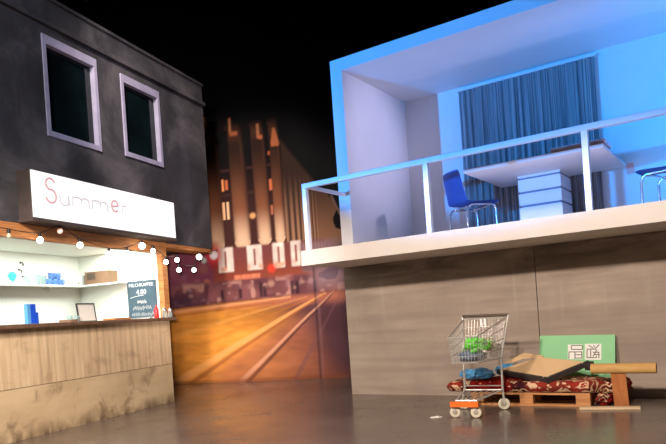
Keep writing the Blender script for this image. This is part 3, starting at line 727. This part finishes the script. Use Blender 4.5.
# curtain with folds
xs2 = np.linspace(-3.64, -1.70, 420); cv = []
ph = np.cumsum(0.35 + 0.3 * np.random.RandomState(2).rand(420)) * .62
zz = [ST + .01, 2.6, 3.3, 4.0, 4.33]
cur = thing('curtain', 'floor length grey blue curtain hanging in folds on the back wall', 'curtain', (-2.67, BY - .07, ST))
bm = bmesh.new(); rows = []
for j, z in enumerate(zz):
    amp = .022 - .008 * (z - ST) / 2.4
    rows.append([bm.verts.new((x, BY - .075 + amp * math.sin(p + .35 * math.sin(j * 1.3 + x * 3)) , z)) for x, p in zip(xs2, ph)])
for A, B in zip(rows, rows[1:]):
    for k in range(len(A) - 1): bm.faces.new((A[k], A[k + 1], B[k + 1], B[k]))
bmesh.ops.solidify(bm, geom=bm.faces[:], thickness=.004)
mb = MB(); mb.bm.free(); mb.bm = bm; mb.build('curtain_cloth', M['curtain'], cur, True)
MB().box(-3.66, -1.68, BY - .09, BY, 4.335, 4.365).build('curtain_track', M['white_paint'], cur)

# bar table
RF = ST + .004
tb = thing('bar_table', 'wide white table on a square slatted pedestal behind the balcony railing', 'table', (-2.33, 8.74, RF))
TZ = 2.80
MB().box(-3.02, -1.37, 7.63, 9.08, TZ - .04, TZ, .006).build('tabletop', M['white_paint'], tb)
ped = MB().box(-2.585, -2.075, 8.50, 8.98, RF, TZ - .04).build('pedestal_core', M['groove'], tb)
gz = [RF, 2.165, 2.36, 2.54, TZ - .075]
for z0, z1 in zip(gz, gz[1:]):
    MB().box(-2.605, -2.055, 8.48, 9.0, z0 + .012, z1 - .014, .004).build('pedestal_tier', M['white_paint'], ped)
MB().box(-2.605, -2.055, 8.48, 9.0, TZ - .065, TZ - .04).build('pedestal_tier', M['white_paint'], ped)
bd = thing('flat_board', 'flat pale pink board with brown edge lying on right corner of table', 'board', (-1.66, 7.85, TZ))
MB().box(-1.95, -1.36, 7.68, 8.06, TZ + .015, TZ + .065, .003).build('board_face', M['pink_board'], bd)
MB().box(-1.94, -1.37, 7.69, 8.05, TZ, TZ + .015).build('board_edge', M['brown_edge'], bd)

# chairs: moulded shell on chromed sled legs
def make_chair(label, loc, rz, grp):
    t = thing('shell_chair', label, 'chair', (0, 0, 0), 0, grp)
    # local: faces +x, origin on the floor
    prof = [(.24, .445), (.20, .458), (.05, .445), (-.10, .438), (-.19, .45), (-.225, .50), (-.245, .60), (-.275, .74), (-.29, .83)]
    bm = bmesh.new(); rows = []
    for i, (x, z) in enumerate(prof):
        w = .215 if i < 5 else .215 - .028 * (i - 5) / 3
        rr = []
        for k in range(9):
            u = -1 + 2 * k / 8
            lift = .022 * u * u
            if i < 5: rr.append(bm.verts.new((x, u * w, z + lift)))
            else: rr.append(bm.verts.new((x + lift * 1.6, u * w, z)))
        rows.append(rr)
    for A, B in zip(rows, rows[1:]):
        for k in range(8): bm.faces.new((A[k], A[k + 1], B[k + 1], B[k]))
    bmesh.ops.solidify(bm, geom=bm.faces[:], thickness=.012)
    mb = MB(); mb.bm.free(); mb.bm = bm
    sh = mb.build('seat_shell', M['chair_blue'], t, True)
    sd = sh.modifiers.new('smooth', 'SUBSURF'); sd.levels = 1; sd.render_levels = 2
    for s in (-1, 1):
        y = s * .2
        pts = [(.19, y, 0), (.185, y, .36), (.17, y, .405), (.13, y, .425), (-.12, y, .425), (-.16, y, .405), (-.18, y, .36), (-.20, y, 0)]
        MB().tube(pts, .013, 10).build('leg_frame', M['chrome_leg'], t, True)
    MB().tube([(.13, -.2, .423), (.13, .2, .423)], .011, 8).build('cross_tube', M['chrome_leg'], t, True)
    MB().tube([(-.12, -.2, .423), (-.12, .2, .423)], .011, 8).build('cross_tube', M['chrome_leg'], t, True)
    t.location = loc; t.rotation_euler = (0, 0, rz); t.scale = (1.18, 1.18, 1.18)
    return t
ch = make_chair('blue shell chair with chrome legs at the left side of the table', (-3.21, 8.36, RF), math.radians(52), 'chairs at the bar table')
c2 = copy_tree(ch); c2['label'] = 'chrome legged chair cut off by the right edge of the photo'
c2.location = (-0.79, 8.15, RF); c2.rotation_euler = (0, 0, math.radians(165))

# --------------------------------------------------------- heap by the wall
pal = thing('wooden_pallet', 'wooden euro pallet on the floor beneath the red rug', 'pallet', (-2.12, 7.06, 0))
PX0, PX1, PY0, PY1 = -2.76, -1.50, 6.77, 7.37
for y in (PY0, 7.03, 7.29): MB().box(PX0, PX1, y, y + .08, 0, .02, .002).build('runner', M['pallet'], pal)
for x in (PX0, -2.215, PX1 - .14):
    for y in (PY0, 7.03, 7.29): MB().box(x, x + .14, y, y + .08, .02, .098, .003).build('block', M['pallet'], pal)
for x in (PX0, -2.215, PX1 - .14): MB().box(x, x + .14, PY0, PY1, .098, .118, .002).build('cross_board', M['pallet'], pal)
for y in (PY0, 6.90, 7.02, 7.15, 7.27): MB().box(PX0, PX1, y, y + .10, .118, .14, .002).build('deck_board', M['pallet'], pal)

# rug: a thick doubled oriental rug, its right end hanging down beyond the pallet
bm = bmesh.new()
nxr, nyr = 90, 26
top, bot = [], []
for i in range(nxr):
    u = i / (nxr - 1); x = -3.03 + u * 1.86
    lo, hi = 6.72 + .20 * max(0.0, min(1.0, (x + 1.50) / .12)), 7.22
    rt_, rb_ = [], []
    for j in range(nyr):
        v = j / (nyr - 1); y = lo + (hi - lo) * v + .015 * noise.noise(Vector((x * 3, 0, 0)))
        e = min(v, 1 - v) * 2
        rnd_ = math.sqrt(max(0, 1 - (1 - min(1, e * 3.5)) ** 2))
        eu = min(u, 1 - u) * 48; ru = math.sqrt(max(0, 1 - (1 - min(1, eu)) ** 2))
        base = .142
        if x > PX1: base = .142 - .02 * min(1, (x - PX1) / .1)
        th = (.125 + .025 * noise.noise(Vector((x * 2.2, y * 3, 1.0))) + .012 * noise.noise(Vector((x * 7, y * 6, 2.0)))) 
        mid = base + th * .5
        top.append((i, j, bm.verts.new((x, y, mid + th * .5 * rnd_ * ru)))); bot.append((i, j, bm.verts.new((x, y, mid - th * .5 * rnd_ * ru if (rnd_ * ru) < 1 else base))))
T = {(i, j): v for i, j, v in top}; B_ = {(i, j): v for i, j, v in bot}
for i in range(nxr - 1):
    for j in range(nyr - 1):
        bm.faces.new((T[i, j], T[i + 1, j], T[i + 1, j + 1], T[i, j + 1])); bm.faces.new((B_[i, j], B_[i, j + 1], B_[i + 1, j + 1], B_[i + 1, j]))
mb = MB(); mb.bm.free(); mb.bm = bm
bmesh.ops.remove_doubles(bm, verts=bm.verts, dist=.0005)
rug = thing('oriental_rug', 'thick folded red oriental rug with cream pattern lying on the pallet', 'rug', (-2.1, 6.95, .142))
mb.build('folded_layer', M['rug'], rug, True)
mb = MB(); mb.blob((-1.405, 7.0, .062), (.085, .17, .075), .3, 6, 4, 9.0, flat=0.001); mb.build('hanging_end', M['rug'], rug, True)

# green board with two stamp-like signs
GT = Vector((-1.738, 7.41, .692)); gb_h = .56; lean = math.radians(13); rl = math.radians(-1.2)
gu = Vector((math.cos(rl), 0, math.sin(rl))); gn = Vector((0, -math.cos(lean), math.sin(lean))); gv = gn.cross(gu).normalized() * -1
if gv.z < 0: gv = -gv
def gp(u, v, o=0.0): return GT + gu * u + gv * v + gn * o
grn = thing('green_board', 'pale green board with two white stamp signs leaning on concrete wall', 'board', gp(0, -gb_h))
mb = MB(); mb.slab([gp(-.40, -gb_h), gp(.40, -gb_h), gp(.40, 0), gp(-.40, 0)], gn, .018); mb.build('panel', M['green_board'], grn)
def strip(mb, u0, v0, u1, v1, w, o): mb.bar(gp(u0, v0, o), gp(u1, v1, o), w, .002, up=gn)
ZS = .00103                       # metres per unit of the glyph drawing
def gu_(x): return -.372 + (x + 195) * ZS * .985
def gv_(y): return -(y - 10) * ZS * 1.03
for sq, strokes_ in (((85, 240, 108, 262), [(122, 118, 236, 118), (122, 118, 122, 160), (236, 118, 236, 160), (122, 160, 236, 160), (95, 186, 235, 186), (97, 186, 97, 258), (160, 186, 160, 258), (232, 186, 232, 255), (165, 216, 230, 216), (165, 250, 230, 250)]),
                    ((262, 430, 102, 268), [(300, 118, 348, 148), (408, 112, 370, 150), (350, 120, 365, 140), (285, 158, 380, 158), (285, 158, 285, 246), (322, 165, 322, 240), (285, 246, 380, 246), (345, 190, 410, 190), (350, 214, 412, 214), (385, 165, 345, 235), (405, 190, 405, 250), (380, 225, 380, 250)])):
    x0, x1, y0, y1 = sq
    pc = gn * .0185
    mb = MB(); mb.slab([gp(gu_(x0), gv_(y1), .0182), gp(gu_(x1), gv_(y1), .0182), gp(gu_(x1), gv_(y0), .0182), gp(gu_(x0), gv_(y0), .0182)], gn, .0015)
    stk = mb.build('stamp_sign', M['paper'], grn)
    mb = MB()
    for a_, b_, c_, d_ in strokes_: strip(mb, gu_(a_), gv_(b_), gu_(c_), gv_(d_), .0095, .0205)
    mb.build('sign_strokes', M['ink'], stk)

A = Vector((-1.902, 6.72, .290)); Lc = Vector((-2.498, 6.98, .352)); Rc = Vector((-1.539, 6.92, .435)); Bc = Vector((-2.097, 7.20, .468))
fr = thing('framed_panel', 'tan panel with charcoal edging dumped on top of the rug', 'panel', A)
nrm = (Rc - A).cross(Lc - A).normalized()
if nrm.z < 0: nrm = -nrm
mb = MB(); mb.slab([A, Rc, Bc, Lc], nrm, .012); mb.build('backing', M['kraft'], fr)
for p, q in ((A, Lc), (A, Rc)):
    d = (q - p).normalized()
    e = MB().bar(p - d * .02 - nrm * .012, q + d * .02 - nrm * .012, .03, .055, up=nrm).build('edge_strip', M['black_frame'], fr)
    for f_ in (.06, .9):
        c = p + d * ((q - p).length * f_) + nrm * .016
        MB().blob(c, (.008, .008, .006), 0, 1, 2).build('nail_head', M['nail'], e, True)
mb = MB(); mb.bar(Rc - Vector((.02, 0, .03)), Rc + Vector((.06, .0, -.035)), .07, .07, up=nrm); mb.build('corner_cap', M['black_frame'], fr)
fl = thing('cardboard_flap', 'bent tan cardboard strip propped behind the charcoal edged panel', 'cardboard', (-2.40, 7.16, .38))
mb = MB(); mb.slab([(-2.51, 7.12, .388), (-2.27, 7.12, .470), (-2.273, 7.20, .522), (-2.597, 7.2, .375)], (0, .3, 1), .008); mb.build('raised_sheet', M['kraft'], fl)
mb = MB(); mb.slab([(-2.27, 7.12, .470), (-2.07, 7.21, .475), (-2.064, 7.25, .482), (-2.273, 7.20, .522)], (0, .3, 1), .008); mb.build('folded_sheet', M['kraft'], fl)

# tube, boards, plank
tub = thing('cardboard_tube', 'thick tan cardboard tube lying across the right end of rug', 'tube', (-1.18, 6.78, .335))
tdir = Vector((1, .02, .0)).normalized(); t0 = Vector((-1.47, 6.77, .388)); t1 = t0 + tdir * .59
mb = MB(); TM = Matrix.Translation(t0) @ tdir.to_track_quat('Z', 'Y').to_matrix().to_4x4()
mb.lathe([(.041, 0), (.051, 0), (.051, .59), (.041, .59), (.041, .02)], (0, 0, 0), 24, TM, cap=False); mb.build('tube_wall', M['tube_card'], tub, True)
bo = MB(); bo.slab([(-1.290, 6.85, .002), (-1.158, 6.87, .002), (-1.156, 6.77, .335), (-1.288, 6.75, .335)], (0, 1, .25), .02)
o = bo.build('leaning_board', M['orange_board']); solo(o, (-1.22, 6.86, 0)); tag(o, 'orange brown board leaning upright against the cardboard tube', 'board')
pl = MB(); pl.slab([(-1.565, 6.585, .002), (-1.03, 6.69, .002), (-1.045, 6.77, .002), (-1.58, 6.665, .002)], (0, 0, 1), .022)
o = pl.build('floor_plank', M['plank']); solo(o, (-1.36, 6.67, 0)); tag(o, 'pale pine plank lying on the floor in front of pallet', 'plank')

# bags on the rug
mb = MB(); mb.blob((-2.70, 6.83, .335), (.20, .10, .062), .25, 7, 4, 2.0, flat=.283); o = mb.build('plastic_bag', M['blue_bag'], None, True); solo(o, (-2.70, 6.83, .283)); tag(o, 'crumpled blue plastic bag on the rug behind the shopping cart', 'bag')
mb = MB(); mb.blob((-2.44, 7.10, .345), (.14, .07, .07), .25, 7, 4, 5.0, flat=.283); o = mb.build('plastic_bag', M['blue_bag'], None, True); solo(o, (-2.44, 7.10, .283)); tag(o, 'smaller blue plastic bag tucked under the tan cardboard sheet', 'bag')

# shopping cart
cart = thing('shopping_cart', 'wire shopping cart with orange front bumper in front of the rug', 'shopping cart', (-2.49, 6.25, 0))
# basket corner points: front (low, narrow, near the camera) and rear (tall, wide)
FB0, FB1 = Vector((-2.575, 5.86, .55)), Vector((-2.31, 5.88, .55)); FT0, FT1 = Vector((-2.585, 5.84, .80)), Vector((-2.295, 5.86, .80))
RB0, RB1 = Vector((-2.70, 6.46, .53)), Vector((-2.30, 6.50, .53)); RT0, RT1 = Vector((-2.71, 6.56, .955)), Vector((-2.265, 6.60, .95))
mb = MB()
def wire(a, b, r=.0028): mb.tube([a, b], r, 5)
def face(b0, b1, t0, t1, nv, nh):
    for k in range(nv + 1):
        f = k / nv; wire(b0.lerp(b1, f), t0.lerp(t1, f))
    for k in range(nh + 1):
        f = k / nh; wire(b0.lerp(t0, f), b1.lerp(t1, f), .004 if k in (0, nh) else .0028)
face(FB0, FB1, FT0, FT1, 9, 4); face(FB0, RB0, FT0, RT0, 16, 4); face(FB1, RB1, FT1, RT1, 16, 4)
for k in range(11):
    f = k / 10; wire(FB0.lerp(FB1, f), RB0.lerp(RB1, f))
for k in range(9):
    f = k / 8; wire(FB0.lerp(RB0, f), FB1.lerp(RB1, f))
for p, q in ((FT0, FT1), (FT0, RT0), (FT1, RT1), (RT0, RT1)): wire(p, q, .007)
mb.build('basket', M['chrome'], cart)
mb = MB(); face(RB0, RB1, RT0, RT1, 14, 5); mb.build('rear_gate', M['chrome'], cart)
mb = MB(); c_ = RT0.lerp(RT1, .5)
for s in (-1, 1): mb.box(c_.x + s * .022 - .012, c_.x + s * .022 + .012, c_.y - .015, c_.y - .005, .87, .955)
mb.build('gate_clip', M['white_ceramic'], cart)
HA, HB = Vector((-2.73, 6.60, .99)), Vector((-2.232, 6.63, .98))
MB().tube([HA, HB], .015, 12).build('handle', M['handle_dark'], cart, True)
mb = MB()
WR0, WR1 = Vector((-2.72, 6.46, .06)), Vector((-2.295, 6.50, .06)); WF0, WF1 = Vector((-2.605, 5.95, .055)), Vector((-2.395, 5.97, .055))
for h, r, w in ((HA, RB0, WR0), (HB, RB1, WR1)):
    mb.tube([h, r + Vector((0, .015, 0)), Vector((r.x, r.y, .24)), w + Vector((0, -.01, .075))], .012, 8)
lo0, lo1 = Vector((-2.70, 6.46, .205)), Vector((-2.30, 6.50, .205)); lf0, lf1 = Vector((-2.60, 5.97, .165)), Vector((-2.39, 5.99, .165))
mb.tube([lf0, lo0], .010, 8); mb.tube([lf1, lo1], .010, 8); mb.tube([lo0, lo1], .010, 8); mb.tube([lf0, lf1], .010, 8)
for k in range(1, 6):
    f = k / 6; mb.tube([lf0.lerp(lf1, f), lo0.lerp(lo1, f)], .004, 5)
mb.tube([lo0 + Vector((0, 0, .045)), lo1 + Vector((0, 0, .045))], .006, 6)
mb.build('chassis', M['chrome'], cart, True)
mb = MB(); mb.bar((-2.635, 5.915, .137), (-2.355, 5.945, .137), .045, .05); mb.build('bumper', M['orange_plastic'], cart)
bv = cart.children[-1].modifiers.new('bevel', 'BEVEL'); bv.width = .008; bv.segments = 2
for w, r in ((WF0, .054), (WF1, .054), (WR0, .06), (WR1, .06)):
    c = Vector((w.x, w.y, r + .001)); RY = Matrix.Rotation(.2 if r < .058 else .35, 4, 'Z') @ Matrix.Rotation(PI / 2, 4, 'X')
    wh = MB().lathe([(.018, -.014), (r * .72, -.014), (r * .92, -.013), (r, -.008), (r, .008), (r * .92, .013), (r * .72, .014), (.018, .014)], c, 22, RY).build('wheel', M['wheel'], cart, True)
    MB().lathe([(.006, -.018), (r * .45, -.017), (r * .45, .017), (.006, .018)], c, 14, RY).build('hub', M['hub'], wh, True)
    ax = (RY.to_3x3() @ Vector((0, 0, 1))).normalized(); topz_ = .135 if r > .058 else .118
    mb = MB()
    for s in (-1, 1): mb.bar(c + ax * .022 * s, Vector((c.x, c.y, topz_)) + ax * .022 * s, .018, .004, up=ax)
    mb.bar(Vector((c.x, c.y, topz_)) - ax * .024, Vector((c.x, c.y, topz_)) + ax * .024, .02, .008)
    mb.build('fork', M['chrome'], wh)
# in the cart
mb = MB(); mb.blob((-2.42, 6.14, .705), (.125, .10, .075), .6, 6, 4, 1.0); o = mb.build('plastic_bag', M['green_bag'], None, True); solo(o, (-2.42, 6.14, .63)); tag(o, 'crumpled bright green plastic bag inside the shopping cart', 'bag')
mb = MB(); mb.blob((-2.345, 6.34, .70), (.05, .07, .06), .35, 6, 4, 8.0); o = mb.build('plastic_bag', M['pale_bag'], None, True); solo(o, (-2.345, 6.34, .63)); tag(o, 'pale yellow green plastic bag behind the bright green one in cart', 'bag')
mb = MB(); mb.blob((-2.47, 6.17, .595), (.12, .17, .058), .25, 6, 4, 4.0, flat=.548); o = mb.build('cloth_bundle', M['greyblue_bag'], None, True); solo(o, (-2.47, 6.17, .548)); tag(o, 'grey blue cloth bundle on the bottom of the shopping cart', 'cloth')
# scrap on the floor
mb = MB(); mb.slab([(-2.84, 5.86, .001), (-2.77, 5.90, .001), (-2.78, 5.93, .012), (-2.85, 5.89, .006)], (0, 0, 1), .003); mb.slab([(-2.77, 5.90, .001), (-2.73, 5.90, .008), (-2.74, 5.93, .008), (-2.78, 5.93, .004)], (0, 0, 1), .003)
o = mb.build('paper_scrap', M['paper']); solo(o, (-2.8, 5.89, 0)); tag(o, 'small white paper scrap on the dark floor left of cart', 'paper')

# ------------------------------------------------------------------- lights
def light(kind, name, loc, target, energy, color, **kw):
    l = bpy.data.lights.new(name, kind); l.energy = energy; l.color = color
    for k, v in kw.items(): setattr(l, k, v)
    o = bpy.data.objects.new(name, l); COL.objects.link(o); o.location = loc
    if target is not None: o.rotation_euler = (Vector(target) - Vector(loc)).to_track_quat('-Z', 'Y').to_euler()
    return o
# blue floodlight on a stand at the front left, aimed up into the room
az, el = math.radians(32), math.radians(28); bl = Vector((-7.3, -1.4, 2.1))
light('SPOT', 'blue_flood', bl, bl + Vector((math.sin(az) * math.cos(el), math.cos(az) * math.cos(el), math.sin(el))), 6200, (0.0, 0.29, 1.0), spot_size=math.radians(60), spot_blend=.10, shadow_soft_size=.08)
# second blue lamp at the right end of the room, out of frame, washing the back wall
light('SPOT', 'blue_wall_lamp', (0.1, 7.7, 2.75), (-1.1, 9.3, 3.9), 130, (0.0, 0.32, 1.0), spot_size=math.radians(120), spot_blend=.8, shadow_soft_size=.12)
# warm spots on the front lighting bar, tipped down so that the beam ends just above the balcony slab
for x in (-3.2, -0.8):
    src = Vector((x, .2, 3.8)); e = math.radians(-69.6)
    light('SPOT', 'front_spot', src, src + Vector((-.05, math.cos(e), math.sin(e))), 1250, (1.0, .87, .77), spot_size=math.radians(120), spot_blend=.05, shadow_soft_size=.16)
# unseen fill added at the right end, lightening the room's left wall
light('SPOT', 'left_wall_fill', (0.1, 7.75, 4.2), (-4.58, 8.2, 3.5), 520, (.78, .70, 1.0), spot_size=math.radians(34), spot_blend=1.0, shadow_soft_size=.1)
light('SPOT', 'kiosk_wash', (-1.5, .5, 4.6), (-6.95, 5.2, .9), 1000, (1.0, .85, .68), spot_size=math.radians(34), spot_blend=.6, shadow_soft_size=.3)
light('SPOT', 'facade_fill', (-2.0, -1.0, 5.0), (-6.3, 2.7, 3.7), 1300, (.92, .93, 1.0), spot_size=math.radians(60), spot_blend=1.0, shadow_soft_size=.4)  # cool fill added to lift the dark upper facade
light('SPOT', 'backdrop_wash', (-4.4, 3.0, 6.2), (-7.8, 8.9, 2.1), 1500, (1.0, .86, .80), spot_size=math.radians(43), spot_blend=.5, shadow_soft_size=.3)
light('SPOT', 'backdrop_fill', (0.25, -.35, 1.25), (-8.1, 8.8, 1.8), 3600, (1.0, .84, .80), spot_size=math.radians(22), spot_blend=.8, shadow_soft_size=.15)  # fill added beside the camera, brightening the backdrop under the kiosk overhang
# added fill hidden behind the slab edge, lifting table underside and ceiling
fo = light('AREA', 'balcony_fill', (-2.2, 7.2, 1.97), (-2.2, 7.45, 2.8), 17, (.68, .66, 1.0), shape='RECTANGLE', size=4.0, size_y=.08)
# kiosk fluorescents under its ceiling
ko = light('AREA', 'kiosk_tube', kp(-1.6, -.75, 2.25), kp(-1.6, -.75, 0), 72, (.95, 1.0, .93), shape='RECTANGLE', size=3.0, size_y=.5)
ko.rotation_euler = (0, 0, KROT)

w = bpy.data.worlds.new('dark_hall'); SC.world = w; w.use_nodes = True
w.node_tree.nodes['Background'].inputs[0].default_value = (.35, .38, .45, 1); w.node_tree.nodes['Background'].inputs[1].default_value = .02
SC.view_settings.view_transform = 'Standard'; SC.view_settings.look = 'None'; SC.view_settings.exposure = 0; SC.view_settings.gamma = 1
